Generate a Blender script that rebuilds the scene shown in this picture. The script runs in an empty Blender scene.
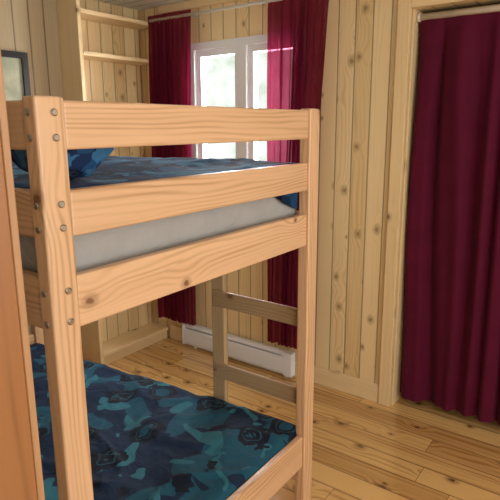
import bpy, bmesh, math, random
from mathutils import Vector, Matrix, noise
random.seed(3)
S=bpy.context.scene
C=S.collection
try:
    S.view_settings.view_transform='Standard'
    S.view_settings.look='None'
except Exception: pass
WL={}
# ---------------- material helpers ----------------
def newmat(name):
    m=bpy.data.materials.new(name); m.use_nodes=True
    nt=m.node_tree; nt.nodes.clear()
    out=nt.nodes.new('ShaderNodeOutputMaterial')
    b=nt.nodes.new('ShaderNodeBsdfPrincipled')
    nt.links.new(b.outputs[0],out.inputs[0])
    return m,nt,b,out
class G:
    def __init__(s,nt): s.nt=nt
    def put(s,sock,v):
        if isinstance(v,bpy.types.NodeSocket): s.nt.links.new(v,sock)
        elif v is not None: sock.default_value=v
    def m(s,op,a,b=None,c=None,clamp=False):
        n=s.nt.nodes.new('ShaderNodeMath'); n.operation=op; n.use_clamp=clamp
        s.put(n.inputs[0],a); s.put(n.inputs[1],b); s.put(n.inputs[2],c); return n.outputs[0]
    def xyz(s,a,b,c=0.0):
        n=s.nt.nodes.new('ShaderNodeCombineXYZ'); s.put(n.inputs[0],a); s.put(n.inputs[1],b); s.put(n.inputs[2],c); return n.outputs[0]
    def sep(s,v):
        n=s.nt.nodes.new('ShaderNodeSeparateXYZ'); s.put(n.inputs[0],v); return n.outputs
    def noise(s,v,scale,detail=2,rough=.5,dist=0.0):
        n=s.nt.nodes.new('ShaderNodeTexNoise'); s.put(n.inputs['Vector'],v); n.inputs['Scale'].default_value=scale
        n.inputs['Detail'].default_value=detail; n.inputs['Roughness'].default_value=rough; n.inputs['Distortion'].default_value=dist; return n.outputs[0]
    def mr(s,v,a,b,c=0.0,d=1.0,smooth=True):
        n=s.nt.nodes.new('ShaderNodeMapRange'); n.interpolation_type='SMOOTHSTEP' if smooth else 'LINEAR'
        s.put(n.inputs[0],v); s.put(n.inputs[1],a); s.put(n.inputs[2],b); s.put(n.inputs[3],c); s.put(n.inputs[4],d); return n.outputs[0]
    def mix(s,f,a,b,mode='MIX'):
        n=s.nt.nodes.new('ShaderNodeMix'); n.data_type='RGBA'; n.blend_type=mode
        s.put(n.inputs[0],f)
        s.put(n.inputs[6],a if isinstance(a,bpy.types.NodeSocket) else (*a,1)); s.put(n.inputs[7],b if isinstance(b,bpy.types.NodeSocket) else (*b,1)); return n.outputs[2]
    def bump(s,h,strength,dist=.01):
        n=s.nt.nodes.new('ShaderNodeBump'); s.put(n.inputs['Height'],h); n.inputs['Strength'].default_value=strength; n.inputs['Distance'].default_value=dist; return n.outputs[0]

def wood(name,along,across,light,dark,plank=None,world=False,ring=420,wav=26,kden=5.0,kkeep=.5,kcol=(.13,.045,.015),rough=.5,gstr=.5,var=.35,groove=.035,coat=0,butt=0,kr=(.05,.12),gdark=.72,kstr=.85,kwob=.03):
    m,nt,b,out=newmat(name); g=G(nt)
    third=3-along-across
    if world:
        v=nt.nodes.new('ShaderNodeNewGeometry').outputs['Position']; p=g.sep(v)
        a=p[along]; c=p[across]
        cw=g.m('DIVIDE',c,plank); idx=g.m('FLOOR',cw); fr=g.m('FRACT',cw)
        wn=nt.nodes.new('ShaderNodeTexWhiteNoise'); wn.noise_dimensions='1D'; g.put(wn.inputs['W'],idx); rnd=wn.outputs['Value']
        if butt:
            aa=g.m('ADD',g.m('DIVIDE',a,butt),g.m('MULTIPLY',rnd,5.3)); bi=g.m('FLOOR',aa); bf=g.m('FRACT',aa)
            wn2=nt.nodes.new('ShaderNodeTexWhiteNoise'); wn2.noise_dimensions='2D'; g.put(wn2.inputs['Vector'],g.xyz(idx,bi)); rnd=wn2.outputs['Value']
            bline=g.m('LESS_THAN',bf,.003/butt)
        a=g.m('ADD',a,g.m('MULTIPLY',rnd,17.0)); cc=g.m('ADD',g.m('MULTIPLY',fr,plank),g.m('MULTIPLY',rnd,31.0))
    else:
        v=nt.nodes.new('ShaderNodeTexCoord').outputs['Object']; p=g.sep(v)
        oi=nt.nodes.new('ShaderNodeObjectInfo').outputs['Random']; rnd=oi
        a=g.m('ADD',p[along],g.m('MULTIPLY',oi,17.0)); cc=g.m('ADD',g.m('ADD',p[across],g.m('MULTIPLY',p[third],.6)),g.m('MULTIPLY',oi,31.0)); fr=None
    N1=g.noise(g.xyz(g.m('MULTIPLY',a,1.1),g.m('MULTIPLY',cc,8.0)),1.0,2)
    vo=nt.nodes.new('ShaderNodeTexVoronoi'); vo.voronoi_dimensions='2D'; vo.inputs['Scale'].default_value=kden
    g.put(vo.inputs['Vector'],g.xyz(g.m('MULTIPLY',a,.75),cc))
    d=vo.outputs['Distance']; vc=g.sep(vo.outputs['Color'])
    keep=g.m('GREATER_THAN',vc[0],kkeep)
    r=g.mr(vc[1],0,1,kr[0],kr[1],False)
    wob=g.m('ADD',d,g.m('MULTIPLY',g.m('SUBTRACT',g.noise(g.xyz(a,cc),45,2),.5),kwob*2))
    km=g.m('MULTIPLY',keep,g.mr(wob,g.m('MULTIPLY',r,.4),r,1.0,0.0))
    inf=g.m('MULTIPLY',keep,g.mr(d,0.0,.42,1.0,0.0))
    ph=g.m('ADD',g.m('ADD',g.m('MULTIPLY',cc,ring),g.m('MULTIPLY',N1,wav)),g.m('MULTIPLY',inf,9.0))
    sn=g.m('ADD',g.m('MULTIPLY',g.m('SINE',ph),.5),.5)
    g3=g.m('POWER',sn,2.2)
    fade=g.mr(g.noise(g.xyz(g.m('MULTIPLY',a,1.7),g.m('MULTIPLY',cc,16.0),4.0),1.0,1),.35,.65,.15,1.0)
    g3=g.m('MULTIPLY',g3,fade)
    fine=g.noise(g.xyz(g.m('MULTIPLY',a,6.0),g.m('MULTIPLY',cc,260.0)),1.0,2)
    big=g.noise(g.xyz(g.m('MULTIPLY',a,.9),g.m('MULTIPLY',cc,14.0)),1.0,1)
    f=g.m('ADD',g.m('MULTIPLY',g3,gstr),g.m('MULTIPLY',g.m('SUBTRACT',fine,.4),.45))
    f=g.m('ADD',f,g.m('MULTIPLY',g.m('SUBTRACT',big,.5),.6))
    f=g.m('ADD',f,g.m('MULTIPLY',g.m('SUBTRACT',rnd,.5),var),clamp=True)
    col=g.mix(f,light,dark)
    col=g.mix(g.m('MULTIPLY',g.m('MULTIPLY',keep,g.mr(d,r,g.m('MULTIPLY',r,2.2),1.0,0.0)),.45),col,tuple(x*.55 for x in dark))
    col=g.mix(g.m('MULTIPLY',km,kstr),col,kcol)
    if fr is not None and groove:
        e=g.m('ABSOLUTE',g.m('SUBTRACT',fr,.5)); gm=g.mr(e,.5-groove*2,.5-groove*.4)
        if butt: gm=g.m('MAXIMUM',gm,bline)
        col=g.mix(g.m('MULTIPLY',gm,gdark),col,tuple(x*.22 for x in dark))
        nt.links.new(g.bump(g.m('MULTIPLY',gm,-1.0),.5,.004),b.inputs['Normal'])
    nt.links.new(col,b.inputs['Base Color'])
    b.inputs['Roughness'].default_value=rough
    b.inputs['Coat Weight'].default_value=coat; b.inputs['Coat Roughness'].default_value=.12
    return m
def plain(name,col,rough=.5,metal=0,var=.12,scale=20,bump=0):
    m,nt,b,out=newmat(name); g=G(nt)
    v=nt.nodes.new('ShaderNodeTexCoord').outputs['Object']
    n=g.noise(v,scale,3)
    nt.links.new(g.mix(n,tuple(c*(1-var) for c in col),tuple(min(1,c*(1+var)) for c in col)),b.inputs['Base Color'])
    b.inputs['Roughness'].default_value=rough; b.inputs['Metallic'].default_value=metal
    if bump: nt.links.new(g.bump(g.noise(v,14,4,.55,.8),bump,.02),b.inputs['Normal'])
    return m
def cloth_sheer(name,col,transp,trans,sheen=.1):
    m,nt,b,out=newmat(name); g=G(nt)
    v=nt.nodes.new('ShaderNodeTexCoord').outputs['Object']
    n=g.noise(v,9,3)
    c=g.mix(n,tuple(x*.8 for x in col),tuple(x*1.2 for x in col))
    nt.links.new(c,b.inputs['Base Color']); b.inputs['Roughness'].default_value=.8
    b.inputs['Sheen Weight'].default_value=sheen; b.inputs['Specular IOR Level'].default_value=.15
    tl=nt.nodes.new('ShaderNodeBsdfTranslucent'); nt.links.new(c,tl.inputs[0])
    tp=nt.nodes.new('ShaderNodeBsdfTransparent'); tp.inputs[0].default_value=(.60,.20,.28,1)
    m1=nt.nodes.new('ShaderNodeMixShader'); m1.inputs[0].default_value=trans
    nt.links.new(b.outputs[0],m1.inputs[1]); nt.links.new(tl.outputs[0],m1.inputs[2])
    m2=nt.nodes.new('ShaderNodeMixShader'); m2.inputs[0].default_value=transp
    nt.links.new(m1.outputs[0],m2.inputs[1]); nt.links.new(tp.outputs[0],m2.inputs[2])
    nt.links.new(m2.outputs[0],out.inputs[0])
    return m
def camo(name,base,darkc,lightc,blackc,scale=9,line=.6,bmp=.55):
    m,nt,b,out=newmat(name); g=G(nt)
    v=nt.nodes.new('ShaderNodeTexCoord').outputs['Object']
    n1=g.noise(v,scale,1.6,.5,.5)
    mp=nt.nodes.new('ShaderNodeMapping'); nt.links.new(v,mp.inputs[0]); mp.inputs['Location'].default_value=(4,7,1)
    n2=g.noise(mp.outputs[0],scale*1.3,1.6,.5,.6)
    mp2=nt.nodes.new('ShaderNodeMapping'); nt.links.new(v,mp2.inputs[0]); mp2.inputs['Location'].default_value=(-9,3,5)
    n3=g.noise(mp2.outputs[0],scale*1.9,2,.55,.5)
    c=g.mix(g.mr(n1,.475,.483),base,darkc)
    c=g.mix(g.mr(n2,.58,.587),c,lightc)
    vo=nt.nodes.new('ShaderNodeTexVoronoi'); vo.inputs['Scale'].default_value=scale*.95; nt.links.new(v,vo.inputs['Vector'])
    vd=g.m('ADD',vo.outputs['Distance'],g.m('MULTIPLY',g.m('SUBTRACT',n3,.5),.7))
    c=g.mix(g.mr(vd,.36,.35),c,blackc)
    c=g.mix(g.m('MULTIPLY',g.mr(g.m('ABSOLUTE',g.m('SUBTRACT',vd,.21)),.020,.010),line),c,lightc)
    c=g.mix(g.m('MULTIPLY',g.mr(vd,.13,.12),.9),c,base)
    nt.links.new(c,b.inputs['Base Color']); b.inputs['Roughness'].default_value=.8; b.inputs['Sheen Weight'].default_value=.03; b.inputs['Specular IOR Level'].default_value=.25
    nt.links.new(g.bump(g.noise(v,9,3,.5,.9),bmp,.03),b.inputs['Normal'])
    return m
# ---------------- mesh helpers ----------------
def finish(ob,mat,parent=None,loc=(0,0,0),smooth=False):
    if mat: 
        ob.data.materials.append(mat)
    ob.location=loc; WL[ob.name]=Vector(loc)
    C.objects.link(ob)
    if parent:
        ob.parent=parent; ob.location=Vector(loc)-WL[parent.name]
    if smooth:
        for p in ob.data.polygons: p.use_smooth=True
    return ob
def empty(name,loc,label,cat,parent=None):
    e=bpy.data.objects.new(name,None); e.empty_display_size=.1; e.location=loc; WL[e.name]=Vector(loc); C.objects.link(e)
    e["label"]=label; e["category"]=cat; return e
def addbox(bm,lo,hi,off=(0,0,0)):
    vs=[bm.verts.new((x-off[0],y-off[1],z-off[2])) for x in (lo[0],hi[0]) for y in (lo[1],hi[1]) for z in (lo[2],hi[2])]
    for f in ((0,1,3,2),(4,6,7,5),(0,4,5,1),(2,3,7,6),(0,2,6,4),(1,5,7,3)): bm.faces.new([vs[i] for i in f])
def box(name,lo,hi,mat,parent=None,bevel=.003,seg=2):
    c=[(lo[i]+hi[i])/2 for i in range(3)]
    bm=bmesh.new(); addbox(bm,lo,hi,c)
    bmesh.ops.recalc_face_normals(bm,faces=bm.faces)
    if bevel: bmesh.ops.bevel(bm,geom=bm.edges[:],offset=bevel,segments=seg,profile=.5,affect='EDGES')
    me=bpy.data.meshes.new(name); bm.to_mesh(me); bm.free()
    return finish(bpy.data.objects.new(name,me),mat,parent,c)
def boxes(name,bl,mat,parent=None):
    bm=bmesh.new()
    c=bl[0][0]
    for lo,hi in bl: addbox(bm,lo,hi,c)
    bmesh.ops.recalc_face_normals(bm,faces=bm.faces)
    me=bpy.data.meshes.new(name); bm.to_mesh(me); bm.free()
    return finish(bpy.data.objects.new(name,me),mat,parent,c)
def cyl(name,p0,p1,r,mat,parent=None,seg=16,smooth=True,cap=0):
    p0=Vector(p0);p1=Vector(p1);c=(p0+p1)/2;d=p1-p0
    bm=bmesh.new(); bmesh.ops.create_cone(bm,cap_ends=True,segments=seg,radius1=r,radius2=r,depth=d.length)
    if cap:
        es=[e for e in bm.edges if len(e.link_faces)==2 and any(len(f.verts)>4 for f in e.link_faces)]
        bmesh.ops.bevel(bm,geom=es,offset=cap,segments=2,affect='EDGES')
    bm.transform(d.to_track_quat('Z','Y').to_matrix().to_4x4())
    me=bpy.data.meshes.new(name); bm.to_mesh(me); bm.free()
    ob=finish(bpy.data.objects.new(name,me),mat,parent,c)
    for p in me.polygons: p.use_smooth=len(p.vertices)==4
    return ob
def struct(ob,**k):
    ob["kind"]="structure"; return ob
def tag(ob,label,cat,group=None):
    ob["label"]=label; ob["category"]=cat
    if group: ob["group"]=group
    return ob

# ---------------- materials ----------------
WLt=(.87,.67,.37); WDk=(.64,.43,.18)
wk=dict(plank=.098,world=True,ring=260,gstr=.55,rough=.38,kden=5.5,kkeep=.36,var=.95,kr=(.03,.085),kcol=(.30,.14,.045),groove=.028,gdark=.68,kstr=.68,kwob=.05)
M_wallX=wood('pine_wall_back',2,0,WLt,WDk,**wk)
M_wallY=wood('pine_wall_side',2,1,WLt,WDk,**wk)
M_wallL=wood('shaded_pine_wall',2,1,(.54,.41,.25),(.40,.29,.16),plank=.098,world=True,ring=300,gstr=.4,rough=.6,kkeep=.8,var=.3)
M_floor=wood('pine_floor',0,1,(.80,.50,.19),(.44,.215,.06),plank=.125,world=True,ring=180,wav=24,gstr=.7,rough=.20,coat=1,kden=5.5,kkeep=.28,var=1.25,groove=.018,butt=1.7,kcol=(.11,.035,.01),kr=(.035,.11),kwob=.06)
M_ceil=wood('ceiling_boards',0,1,(.80,.77,.70),(.68,.64,.56),plank=.1,world=True,gstr=.2,kkeep=.9,rough=.6)
bk=dict(ring=420,wav=42,gstr=.72,rough=.40,kden=4.8,kkeep=.45,var=.25,kr=(.028,.058),coat=.1,kcol=(.17,.06,.022))
BL=(.76,.48,.275); BD=(.49,.26,.12)
M_by=wood('bed_wood_y',1,2,BL,BD,**bk); M_bx=wood('bed_wood_x',0,2,BL,BD,**bk); M_bz=wood('bed_wood_z',2,1,BL,BD,**bk)
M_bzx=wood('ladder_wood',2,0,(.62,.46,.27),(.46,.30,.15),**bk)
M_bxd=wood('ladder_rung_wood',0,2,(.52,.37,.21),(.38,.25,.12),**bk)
tk=dict(ring=300,gstr=.3,kkeep=.7,rough=.45)
TL=(.84,.64,.36); TD=(.68,.47,.21)
M_tz=wood('trim_wood_z',2,0,TL,TD,**tk)
M_tx=wood('trim_wood_x',0,2,TL,TD,**tk)
M_ty=wood('trim_wood_y',1,2,TL,TD,**tk)
M_door=wood('door_wood',2,1,(.36,.155,.055),(.20,.075,.025),ring=160,wav=20,gstr=.8,kkeep=.8,rough=.4)
M_dooredge=wood('door_edge_wood',2,1,(.50,.28,.14),(.38,.18,.08),ring=300,gstr=.4,kkeep=.9,rough=.45)
M_white=plain('white_vinyl',(.78,.80,.82),.4,0,.02)
M_heat=plain('white_enamel',(.84,.86,.88),.35,0,.02)
M_grille=plain('heater_slot',(.40,.40,.41),.6)
M_steel=plain('steel',(.55,.53,.50),.3,1,.1)
M_rod=plain('rod_cream',(.52,.48,.42),.45,.1,.05)
M_rod2=plain('rod_ivory',(.68,.60,.48),.45,0,.05)
M_black=plain('black_frame',(.012,.012,.014),.35)
M_mat=plain('mattress_ticking',(.40,.385,.365),.9,0,.10,9,.4)
M_cur=cloth_sheer('burgundy_sheer',(.150,.005,.030),.34,.32,.04)
M_clo=cloth_sheer('plum_curtain',(.092,.004,.022),0,.04,.03)
M_duv1=camo('duvet_blue_print',(.018,.105,.25),(.009,.038,.11),(.05,.21,.38),(.004,.010,.038),6,.35,.35)
M_duv2=camo('duvet_teal_print',(.010,.078,.125),(.005,.020,.055),(.028,.155,.20),(.003,.007,.020),5.6,.4,.5)
M_art,nt,b,o=newmat('art_print'); g=G(nt)
nt.links.new(g.mix(g.noise(nt.nodes.new('ShaderNodeTexCoord').outputs['Object'],14,4),(.22,.28,.16),(.72,.68,.50)),b.inputs['Base Color'])
M_glass,nt,b,o=newmat('pane_glass')
tp=nt.nodes.new('ShaderNodeBsdfTransparent'); gl=nt.nodes.new('ShaderNodeBsdfGlossy'); gl.inputs['Roughness'].default_value=.02
mx=nt.nodes.new('ShaderNodeMixShader'); mx.inputs[0].default_value=.05
nt.links.new(tp.outputs[0],mx.inputs[1]); nt.links.new(gl.outputs[0],mx.inputs[2]); nt.links.new(mx.outputs[0],o.inputs[0])

# ---------------- room ----------------
XL,XR,YF,YB,ZC=-2.9,1.8,-.40,2.7,2.34
WX0,WX1,WZ0,WZ1=-2.43,-1.57,1.05,2.08
CX0,CX1,CZ=-.975,.15,2.115
T=.12
fl=struct(box('floor',(XL-T,YF-T,-.1),(XR+T,3.5,0),M_floor,bevel=0))
struct(box('ceiling',(XL-T,YF-T,ZC),(XR+T,3.5,ZC+.1),M_ceil,bevel=0))
struct(boxes('wall_back',[((XL,YB,0),(WX0,YB+T,ZC)),((WX0,YB,0),(WX1,YB+T,WZ0)),((WX0,YB,WZ1),(WX1,YB+T,ZC)),
  ((WX1,YB,0),(CX0,YB+T,ZC)),((CX0,YB,CZ),(CX1,YB+T,ZC)),((CX1,YB,0),(XR,YB+T,ZC))],M_wallX))
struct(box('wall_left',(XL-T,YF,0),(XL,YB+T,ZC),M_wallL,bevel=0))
struct(boxes('wall_right',[((XR,YF,0),(XR+T,.1,ZC)),((XR,1.7,0),(XR+T,YB+T,ZC)),((XR,.1,0),(XR+T,1.7,.85)),((XR,.1,2.15),(XR+T,1.7,ZC))],M_wallY))
struct(box('wall_front',(XL,YF-T,0),(XR,YF,ZC),M_wallX,bevel=0))
struct(boxes('wall_closet',[((CX0-.4,3.38,0),(CX1+.4,3.48,ZC)),((CX0-.5,YB+T,0),(CX0-.4,3.48,ZC)),((CX1+.4,YB+T,0),(CX1+.5,3.48,ZC))],M_wallX))
struct(box('baseboard_back',(XL+.2,YB-.018,0),(-1.043,YB-.0005,.11),M_tx,bevel=.004))
struct(box('baseboard_left',(XL+.0005,.6,0),(XL+.016,2.03,.11),M_ty,bevel=.004))
struct(box('trim_1',(-1.042,YB-.028,0),(CX0,YB-.0005,CZ+.085),M_tz,bevel=.004))
struct(box('trim_2',(CX0+.0005,YB-.028,CZ),(CX1-.0005,YB-.0005,CZ+.085),M_tx,bevel=.004))
struct(box('trim_3',(CX1,YB-.028,0),(CX1+.085,YB-.0005,CZ+.085),M_tz,bevel=.004))
struct(box('trim_4',(CX0+.0005,YB+.0005,0),(CX0+.010,YB+T,CZ-.0005),M_tz,bevel=.002))
struct(box('trim_5',(XL+.21,YB-.02,ZC-.05),(XR,YB-.0005,ZC-.0005),M_tx,bevel=.004))
def window(name,x0,x1,z0,z1,y):
    e=empty(name,((x0+x1)/2,y,z0),"","window"); del e["label"]; del e["category"]; e["kind"]="structure"
    f=.045; xm=(x0+x1)/2
    boxes('frame',[((x0,y-.02,z0),(x0+f,y+.08,z1)),((x1-f,y-.02,z0),(x1,y+.08,z1)),((x0+f,y-.02,z0),(x1-f,y+.08,z0+f)),((x0+f,y-.02,z1-f),(x1-f,y+.08,z1)),((xm-.03,y-.02,z0+f),(xm+.03,y+.08,z1-f))],M_white,e)
    for a,bb in ((x0+f,xm-.03),(xm+.03,x1-f)):
        s=.040
        boxes('sash',[((a,y,z0+f),(a+s,y+.05,z1-f)),((bb-s,y,z0+f),(bb,y+.05,z1-f)),((a+s,y,z0+f),(bb-s,y+.05,z0+f+s)),((a+s,y,z1-f-s),(bb-s,y+.05,z1-f))],M_white,e)
        box('pane',(a+s,y+.02,z0+f+s),(bb-s,y+.026,z1-f-s),M_glass,e,bevel=0)
    box('sill',(x0-.03,y-.05,z0-.03),(x1+.03,y-.021,z0),M_white,e)
    return e
window('window_1',WX0,WX1,WZ0,WZ1,YB)
d=struct(box('door_1',(-.85,YF+.005,.01),(-.811,.455,2.03),M_door,bevel=.002))
box('edge_strip',(-.85,.4555,.01),(-.809,.469,2.03),M_dooredge,d,bevel=.003)

# ---------------- shelf unit ----------------
sh=empty('wall_shelf_unit',(-2.8,2.37,0),"built-in light pine shelving with open boards in the corner","shelf")
SX0,SX1,SY0,SY1=XL+.001,-2.71,2.05,2.679
box('side_panel',(SX0,SY0,.0),(SX1,SY0+.025,ZC-.001),M_tz,sh)
box('back_panel',(SX0,SY0+.026,.0),(SX0+.012,SY1,ZC-.001),M_wallY,sh,bevel=0)
for z in (2.21,1.975,1.62,1.2,.75,.065):
    box('shelf_board',(SX0+.013,SY0+.026,z),(SX1,SY1,z+.024),M_ty,sh)
box('plinth',(SX1-.03,SY0+.026,0),(SX1-.012,SY1,.065),M_ty,sh)

# ---------------- picture ----------------
pf=empty('picture_frame',(XL+.01,1.6,1.79),"black-framed picture hanging on the wall by the shelving","picture frame")
y0,y1,z0,z1=1.46,1.82,1.62,1.975; x0,x1=XL+.001,XL+.025
boxes('frame',[((x0,y0,z0),(x1,y0+.035,z1)),((x0,y1-.035,z0),(x1,y1,z1)),((x0,y0+.035,z0),(x1,y1-.035,z0+.035)),((x0,y0+.035,z1-.035),(x1,y1-.035,z1))],M_black,pf)
box('print',(x0,y0+.035,z0+.035),(x0+.01,y1-.035,z1-.035),M_art,pf,bevel=0)

# ---------------- heater ----------------
ht=empty('baseboard_heater',(-2.05,2.64,.03),"white electric baseboard heater under the window","heater")
hx0,hx1,hy0,hy1,hz0,hz1=-2.52,-1.60,2.63,2.679,.018,.170
bm=bmesh.new()
prof=[(hy1,hz0),(hy0+.01,hz0),(hy0,hz0+.02),(hy0,hz1-.040),(hy0+.012,hz1-.032),(hy0+.012,hz1-.020),(hy0+.004,hz1-.014),(hy0+.015,hz1),(hy1,hz1)]
c=(hx0,hy0,hz0)
A=[bm.verts.new((0,p[0]-c[1],p[1]-c[2])) for p in prof]; B=[bm.verts.new((hx1-hx0,p[0]-c[1],p[1]-c[2])) for p in prof]
n=len(prof)
for i in range(n): bm.faces.new((A[i],A[(i+1)%n],B[(i+1)%n],B[i]))
bm.faces.new(A); bm.faces.new(B); bmesh.ops.recalc_face_normals(bm,faces=bm.faces)
me=bpy.data.meshes.new('body'); bm.to_mesh(me); bm.free()
finish(bpy.data.objects.new('body',me),M_heat,ht,c)
box('outlet_slot',(hx0+.03,hy0+.0095,hz1-.031),(hx1-.08,hy0+.0125,hz1-.022),M_grille,ht,bevel=0)
for a,b2 in ((hx0-.003,hx0+.015),(hx1-.06,hx1+.002)):
    box('end_cap',(a,hy0-.001,hz0-.001),(b2,hy1,hz1+.001),M_heat,ht,bevel=.003)
for fx in (hx0+.1,hx1-.05): box('foot',(fx-.01,hy0+.02,.0),(fx+.01,hy1-.005,hz0),M_heat,ht,bevel=.001)

# ---------------- bunk bed ----------------
bx1=-.94; bx0=-2.84; by0=.60; by1=1.725; BH=1.62
bed=empty('bunk_bed',((bx0+bx1)/2,(by0+by1)/2,0),"light knotty pine bunk bed with bolted posts and rails","bunk bed")
P=.045; PW=.067
for (x0,x1) in ((bx1-P,bx1),(bx0,bx0+P)):
    for (y0,y1) in ((by0,by0+PW),(by1-PW,by1)):
        box('post',(x0,y0,0),(x1,y1,BH),M_bz,bed,bevel=.006,seg=3)
levels=[(1.515,1.614),(1.333,1.432),(1.130,1.248),(.215,.350)]
for z0,z1 in levels:
    for xa in (bx1-.036,bx0+.008):
        box('end_rail',(xa,by0+PW+.0005,z0),(xa+.028,by1-PW-.0005,z1),M_by,bed,bevel=.006,seg=3)
    if z0<.3: z0,z1=.125,.220
    box('side_rail',(bx0+P,by0+.012,z0),(bx1-P-.0005,by0+.04,z1),M_bx,bed,bevel=.006,seg=3)
    if z1<1.3: box('side_rail',(bx0+P,by1-.04,z0),(bx1-P-.0005,by1-.012,z1),M_bx,bed,bevel=.006,seg=3)
for zb in (1.14,.130):
    for ya in (by0+.0405,by1-.0605): box('cleat',(bx0+P,ya,zb),(bx1-P-.001,ya+.02,zb+.03),M_bx,bed)
    for i in range(10):
        x=bx0+.12+i*.18
        box('slat',(x,by0+.041,zb+.030),(x+.07,by1-.041,zb+.046),M_by,bed,bevel=.002)
lx=-1.435
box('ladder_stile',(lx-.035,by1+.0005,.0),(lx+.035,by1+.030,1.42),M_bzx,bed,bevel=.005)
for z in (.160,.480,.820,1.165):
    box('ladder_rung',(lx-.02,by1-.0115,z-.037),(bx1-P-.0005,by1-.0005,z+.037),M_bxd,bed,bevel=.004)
def bolt(x,y,z,ax):
    dx=(.005,0,0) if ax=='x' else (0,-.005,0)
    cyl('bolt',(x,y,z),(x+dx[0],y+dx[1],z+dx[2]),.0075,M_steel,bed,seg=12,cap=.002)
for z0,z1 in levels:
    for zz in (z0+.025,z1-.025):
        bolt(bx1,by0+.040,zz,'x')
        bolt(bx1-.022,by0,zz,'y')

# ---------------- soft things ----------------
def slab(name,x0,x1,y0,y1,zt,zb,mat,amp=.008,freq=6,nx=90,ny=60,edge=.06,rim=3,seed=0,yfun=None,zfun=None,crease=0,parent=None):
    cx,cy,cz=(x0+x1)/2,(y0+y1)/2,zb
    bm=bmesh.new(); top=[];bot=[]
    for i in range(nx+1):
        rt=[];rb=[]
        for j in range(ny+1):
            u=i/nx; v=j/ny
            x=x0+(x1-x0)*u; ya,yb_=(yfun(x) if yfun else (y0,y1)); y=ya+(yb_-ya)*v
            dx=min(x-x0,x1-x); dy=min(y-ya,yb_-y); 
            fx=min(1,dx/edge); fy=min(1,dy/edge)
            prof=(1-(1-fx)**rim)**(1/rim)*(1-(1-fy)**rim)**(1/rim) if fx<1 or fy<1 else 1
            q=Vector((x*freq+seed,y*freq,seed*.7))
            w=noise.fractal(q,1,2,3)*amp+abs(noise.noise(q*.6+Vector((5,1,2))))*amp*1.5
            if crease:
                q2=q*.55+Vector((noise.noise(q*.4),noise.noise(q*.4+Vector((9,9,9))),0))*1.5
                w+=crease*(1-min(1,abs(noise.noise(q2))*4))**2*.9
            zf=(zfun(x,y) if zfun else 0)
            z=zf+zb+(zt-zb)*(.35+.65*prof)+w*(.3+.7*prof)
            rt.append(bm.verts.new((x-cx,y-cy,z-cz))); 
            rb.append(bm.verts.new((x-cx,y-cy,zf)))
        top.append(rt);bot.append(rb)
    for i in range(nx):
        for j in range(ny):
            bm.faces.new((top[i][j],top[i+1][j],top[i+1][j+1],top[i][j+1]))
            bm.faces.new((bot[i][j],bot[i][j+1],bot[i+1][j+1],bot[i+1][j]))
    for i in range(nx):
        bm.faces.new((top[i][0],bot[i][0],bot[i+1][0],top[i+1][0])); bm.faces.new((top[i][ny],top[i+1][ny],bot[i+1][ny],bot[i][ny]))
    for j in range(ny):
        bm.faces.new((top[0][j],top[0][j+1],bot[0][j+1],bot[0][j])); bm.faces.new((top[nx][j],bot[nx][j],bot[nx][j+1],top[nx][j+1]))
    bmesh.ops.recalc_face_normals(bm,faces=bm.faces)
    me=bpy.data.meshes.new(name); bm.to_mesh(me); bm.free()
    return finish(bpy.data.objects.new(name,me),mat,parent,(cx,cy,cz),smooth=True)
mx0,mx1=bx0+.05,bx1-.04
my0,my1=by0+.045,by1-.045
tt=lambda x:(x-mx0)/(mx1-mx0)
def mattress_soft(name,x0,x1,y0,y1,z0,z1,mat,seed=0):
    cx,cy=(x0+x1)/2,(y0+y1)/2
    nx,ny,nz=70,44,9
    bm=bmesh.new()
    per=[]
    for i in range(nx): per.append((x0+(x1-x0)*i/nx,y0,0,-1))
    for j in range(ny): per.append((x1,y0+(y1-y0)*j/ny,1,0))
    for i in range(nx): per.append((x1-(x1-x0)*i/nx,y1,0,1))
    for j in range(ny): per.append((x0,y1-(y1-y0)*j/ny,-1,0))
    rings=[]
    for k in range(nz+1):
        t=k/nz; z=z0+(z1-z0)*t; ins=.035*abs(2*t-1)**3+.004
        ring=[]
        for (x,y,a,b_) in per:
            q=Vector((x*9+seed,y*9,z*9)); w=noise.fractal(q,1,2,3)*.007
            px=min(max(x,x0+ins),x1-ins)-a*abs(w); py=min(max(y,y0+ins),y1-ins)-b_*abs(w)
            zz=z+noise.noise(Vector((x*5,y*5,seed)))*.008*t
            ring.append(bm.verts.new((px-cx,py-cy,zz-z0)))
        rings.append(ring)
    n=len(per)
    for k in range(nz):
        for i in range(n): bm.faces.new((rings[k][i],rings[k][(i+1)%n],rings[k+1][(i+1)%n],rings[k+1][i]))
    bm.faces.new(rings[0][::-1]); bm.faces.new(rings[-1])
    bmesh.ops.recalc_face_normals(bm,faces=bm.faces)
    me=bpy.data.meshes.new(name); bm.to_mesh(me); bm.free()
    return finish(bpy.data.objects.new(name,me),mat,None,(cx,cy,z0),smooth=True)
tag(mattress_soft('mattress',mx0,mx1-.018,my0,my1,1.187,1.372,M_mat,2),"thin grey-white mattress lying in the upper bunk","mattress")
tag(slab('mattress',mx0,mx1,my0,my1-.03,.270,.177,M_mat,.003,5,edge=.03),"mattress on the lower bunk under patterned bedding","mattress")
dv=tag(slab('duvet',mx0+.02,mx1+.002,my0,my1+.03,1.425,1.388,M_duv1,.008,5,seed=2,edge=.05,crease=.008),"blue camouflage duvet spread on the upper bunk","duvet")
bm=bmesh.new(); n1,n2=16,12; rows=[]
yc0,yc1=1.50,1.66
for i in range(n1+1):
    r=[]
    for k in range(n2+1):
        t=k/n2; y=yc0+(yc1-yc0)*i/n1
        zl=1.395-(.05+.085*(i/n1)**.6)*t
        x=mx1-.010+math.sin(i*1.3+t*2)*.003
        r.append(bm.verts.new((x-mx1,y-yc0,zl-1.39)))
    rows.append(r)
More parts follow.
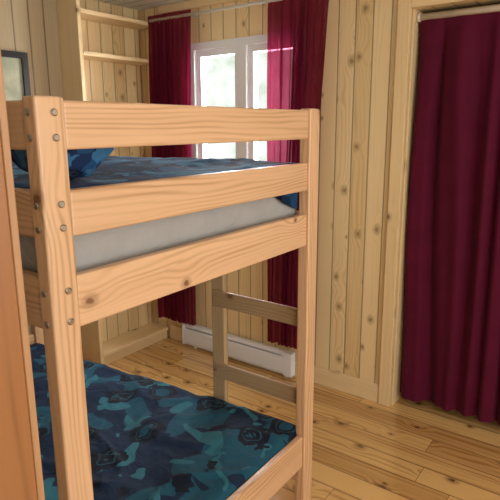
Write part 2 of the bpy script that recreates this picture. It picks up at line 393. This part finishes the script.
for i in range(n1):
    for k in range(n2): bm.faces.new((rows[i][k],rows[i+1][k],rows[i+1][k+1],rows[i][k+1]))
bmesh.ops.solidify(bm,geom=bm.faces[:],thickness=.004)
bmesh.ops.recalc_face_normals(bm,faces=bm.faces)
me=bpy.data.meshes.new('tucked_corner'); bm.to_mesh(me); bm.free()
finish(bpy.data.objects.new('tucked_corner',me),M_duv1,dv,(mx1,yc0,1.39),smooth=True)
tag(slab('duvet',mx0+.02,mx1+.002,my0,by1-.005,.318,.283,M_duv2,.015,4.5,seed=9,edge=.07,rim=2.4,nx=180,ny=110,crease=.014,
  yfun=lambda x:(my0,1.645+.062*tt(x)),zfun=lambda x,y:.052*tt(x)**1.3),"dark teal printed duvet rumpled on the lower bunk","duvet")
def pillow(name,c,sx,sy,sz,mat,rot=0,seed=0):
    bm=bmesh.new(); nx=28;ny=20
    for k,s in ((0,1),(1,-1)):
        rows=[]
        for i in range(nx+1):
            r=[]
            for j in range(ny+1):
                u=2*i/nx-1; v=2*j/ny-1
                h=((1-abs(u)**2.5)*(1-abs(v)**2.5))**.5
                q=Vector((u*2.5+seed,v*2.5,seed))
                w=noise.fractal(q,1,2,3)*.22
                px=u*(1-.06*(1-abs(v))**1)*sx; py=v*(1-.06*(1-abs(u)))*sy
                r.append(bm.verts.new((px,py,s*h*sz*(1+w))))
            rows.append(r)
        for i in range(nx):
            for j in range(ny): bm.faces.new((rows[i][j],rows[i+1][j],rows[i+1][j+1],rows[i][j+1]) if s>0 else (rows[i][j],rows[i][j+1],rows[i+1][j+1],rows[i+1][j]))
    bmesh.ops.remove_doubles(bm,verts=bm.verts,dist=.0004)
    bmesh.ops.recalc_face_normals(bm,faces=bm.faces)
    bm.transform(Matrix.Rotation(rot,4,'Z'))
    me=bpy.data.meshes.new(name); bm.to_mesh(me); bm.free()
    return finish(bpy.data.objects.new(name,me),mat,None,c,smooth=True)
M_pil=camo('pillow_navy_print',(.014,.07,.19),(.007,.026,.085),(.04,.15,.30),(.004,.009,.030),13,.4,.4)
tag(pillow('pillow',(-1.12,.770,1.508),.085,.095,.072,M_pil,.1,3),"small plump navy blue camouflage pillow on the upper bunk","pillow")

# ---------------- curtains ----------------
def curtain(name,x0,x1,y,z0,z1,mat,folds,amp,seed=0,taper=0.0,parent=None,flat=.975,wob=2.6,side=0):
    nx=folds*14; nz=60
    cx=(x0+x1)/2
    bm=bmesh.new(); rows=[]
    for k in range(nz+1):
        t=k/nz; z=z0+(z1-z0)*t; r=[]
        gf=1-taper*min(1,(1-t)*1.3)**.8
        for i in range(nx+1):
            u=i/nx
            n=noise.noise(Vector((u*4+seed,z*.35,seed)))
            n2=noise.noise(Vector((u*9+seed,z*1.1,seed+3)))
            ph=u*folds*2*math.pi+n*wob+seed
            am=amp*(.35+.65*min(1,(1-t)*5+.0))*(.75+.9*noise.noise(Vector((u*6,seed,z*.45))))
            yy=math.sin(ph)*am+.3*am*math.sin(ph*2.3+1)+n2*amp*.5
            xx=x0+(x1-x0)*u*gf+n2*.008+math.cos(ph)*am*.3
            if t>flat: yy*=.4
            r.append(bm.verts.new((xx-cx,yy,z-z1)))
        rows.append(r)
    for k in range(nz):
        for i in range(nx): bm.faces.new((rows[k][i],rows[k][i+1],rows[k+1][i+1],rows[k+1][i]))
    me=bpy.data.meshes.new(name); bm.to_mesh(me); bm.free()
    return finish(bpy.data.objects.new(name,me),mat,parent,(cx,y,z1),smooth=True)
RZ=2.235
rod=empty('curtain_rod',(-2.1,2.60,RZ),"slim pale metal curtain rod above the window","curtain rod")
cyl('pole',(-2.69,2.60,RZ),(-1.30,2.60,RZ),.009,M_rod,rod)
for x in (-2.35,-1.34): cyl('bracket',(x,2.60,RZ),(x,2.6995,RZ),.006,M_rod,rod)
tag(curtain('window_curtain',-2.71,-2.33,2.60,.20,2.265,M_cur,11,.022,1.3,.12,wob=6),"sheer burgundy curtain panel hanging beside the shelving","curtain","burgundy window curtains")
tag(curtain('window_curtain',-1.755,-1.365,2.60,.24,2.265,M_cur,11,.024,4.1,.26,wob=6),"sheer burgundy curtain panel hanging beside the closet opening","curtain","burgundy window curtains")
r2=empty('curtain_rod',(-.4,2.745,2.08),"cream tension rod across the closet opening","curtain rod")
cyl('pole',(CX0+.011,2.745,2.08),(CX1-.002,2.745,2.08),.016,M_rod2,r2)
cyl('end_cap',(CX0+.0105,2.745,2.08),(CX0+.028,2.745,2.08),.022,M_rod2,r2)
tag(curtain('closet_curtain',CX0+.022,CX1-.02,2.745,.055,2.068,M_clo,8,.030,7.7,0,wob=4.5),"heavy plum red curtain covering the closet doorway","curtain")

# ---------------- added ceiling fill lamp, out of view, brightens the room ----------------
lamp=empty('ceiling_fill_lamp',(.6,1.2,ZC),"added round fill lamp on the ceiling, out of view","fill lamp")
M_em,nt,b,o=newmat('fill_lamp_glow'); b.inputs['Emission Color'].default_value=(1,.98,.95,1); b.inputs['Emission Strength'].default_value=4.5
cyl('fill_lamp_base',(.6,1.2,ZC-.03),(.6,1.2,ZC-.001),.12,M_white,lamp,seg=32)
cyl('fill_lamp_shade',(.6,1.2,ZC-.10),(.6,1.2,ZC-.031),.15,M_em,lamp,seg=32,cap=.02)

# ---------------- lights ----------------
def area(name,loc,rot,sx,sy,pw,col):
    l=bpy.data.lights.new(name,'AREA'); l.shape='RECTANGLE'; l.size=sx; l.size_y=sy; l.energy=pw; l.color=col
    o=bpy.data.objects.new(name,l); o.location=loc; o.rotation_euler=rot; C.objects.link(o); return o
area('daylight_window_light',(XR-.02,.9,1.5),(0,math.radians(90),0),1.3,1.6,30,(.93,.97,1))
area('front_fill_light',(1.0,YF+.02,1.5),(math.radians(90),0,0),1.2,1.2,20,(.94,.97,1))  # added fill from behind the camera; this wall has no window
area('back_window_light',((WX0+WX1)/2,YB+.3,1.75),(math.radians(-75),0,0),.9,1.1,90,(.92,.97,1))
w=bpy.data.worlds.new('sky'); S.world=w; w.use_nodes=True; nt=w.node_tree; g=G(nt)
bg=nt.nodes['Background']; tc=nt.nodes.new('ShaderNodeTexCoord').outputs['Generated']
n=g.noise(tc,12,4,.6)
z=g.sep(tc)[2]
c=g.mix(g.mr(n,.38,.62),(.93,1.0,.95),(.52,.64,.48))
c=g.mix(g.mr(z,.12,.4),c,(.92,.97,1.0))
nt.links.new(c,bg.inputs[0]); bg.inputs[1].default_value=1.15

# ---------------- camera ----------------
cd=bpy.data.cameras.new('camera'); cd.lens=530/500*36; cd.sensor_width=36; cd.clip_start=.02; cd.shift_y=-.02
cam=bpy.data.objects.new('camera',cd); C.objects.link(cam)
cam.location=(0,0,1.56)
R=Matrix.Rotation(math.radians(36),3,'Z')@Matrix.Rotation(math.radians(90-12.1),3,'X')@Matrix.Rotation(math.radians(-.3),3,'Z')
cam.rotation_euler=R.to_euler()
S.camera=cam
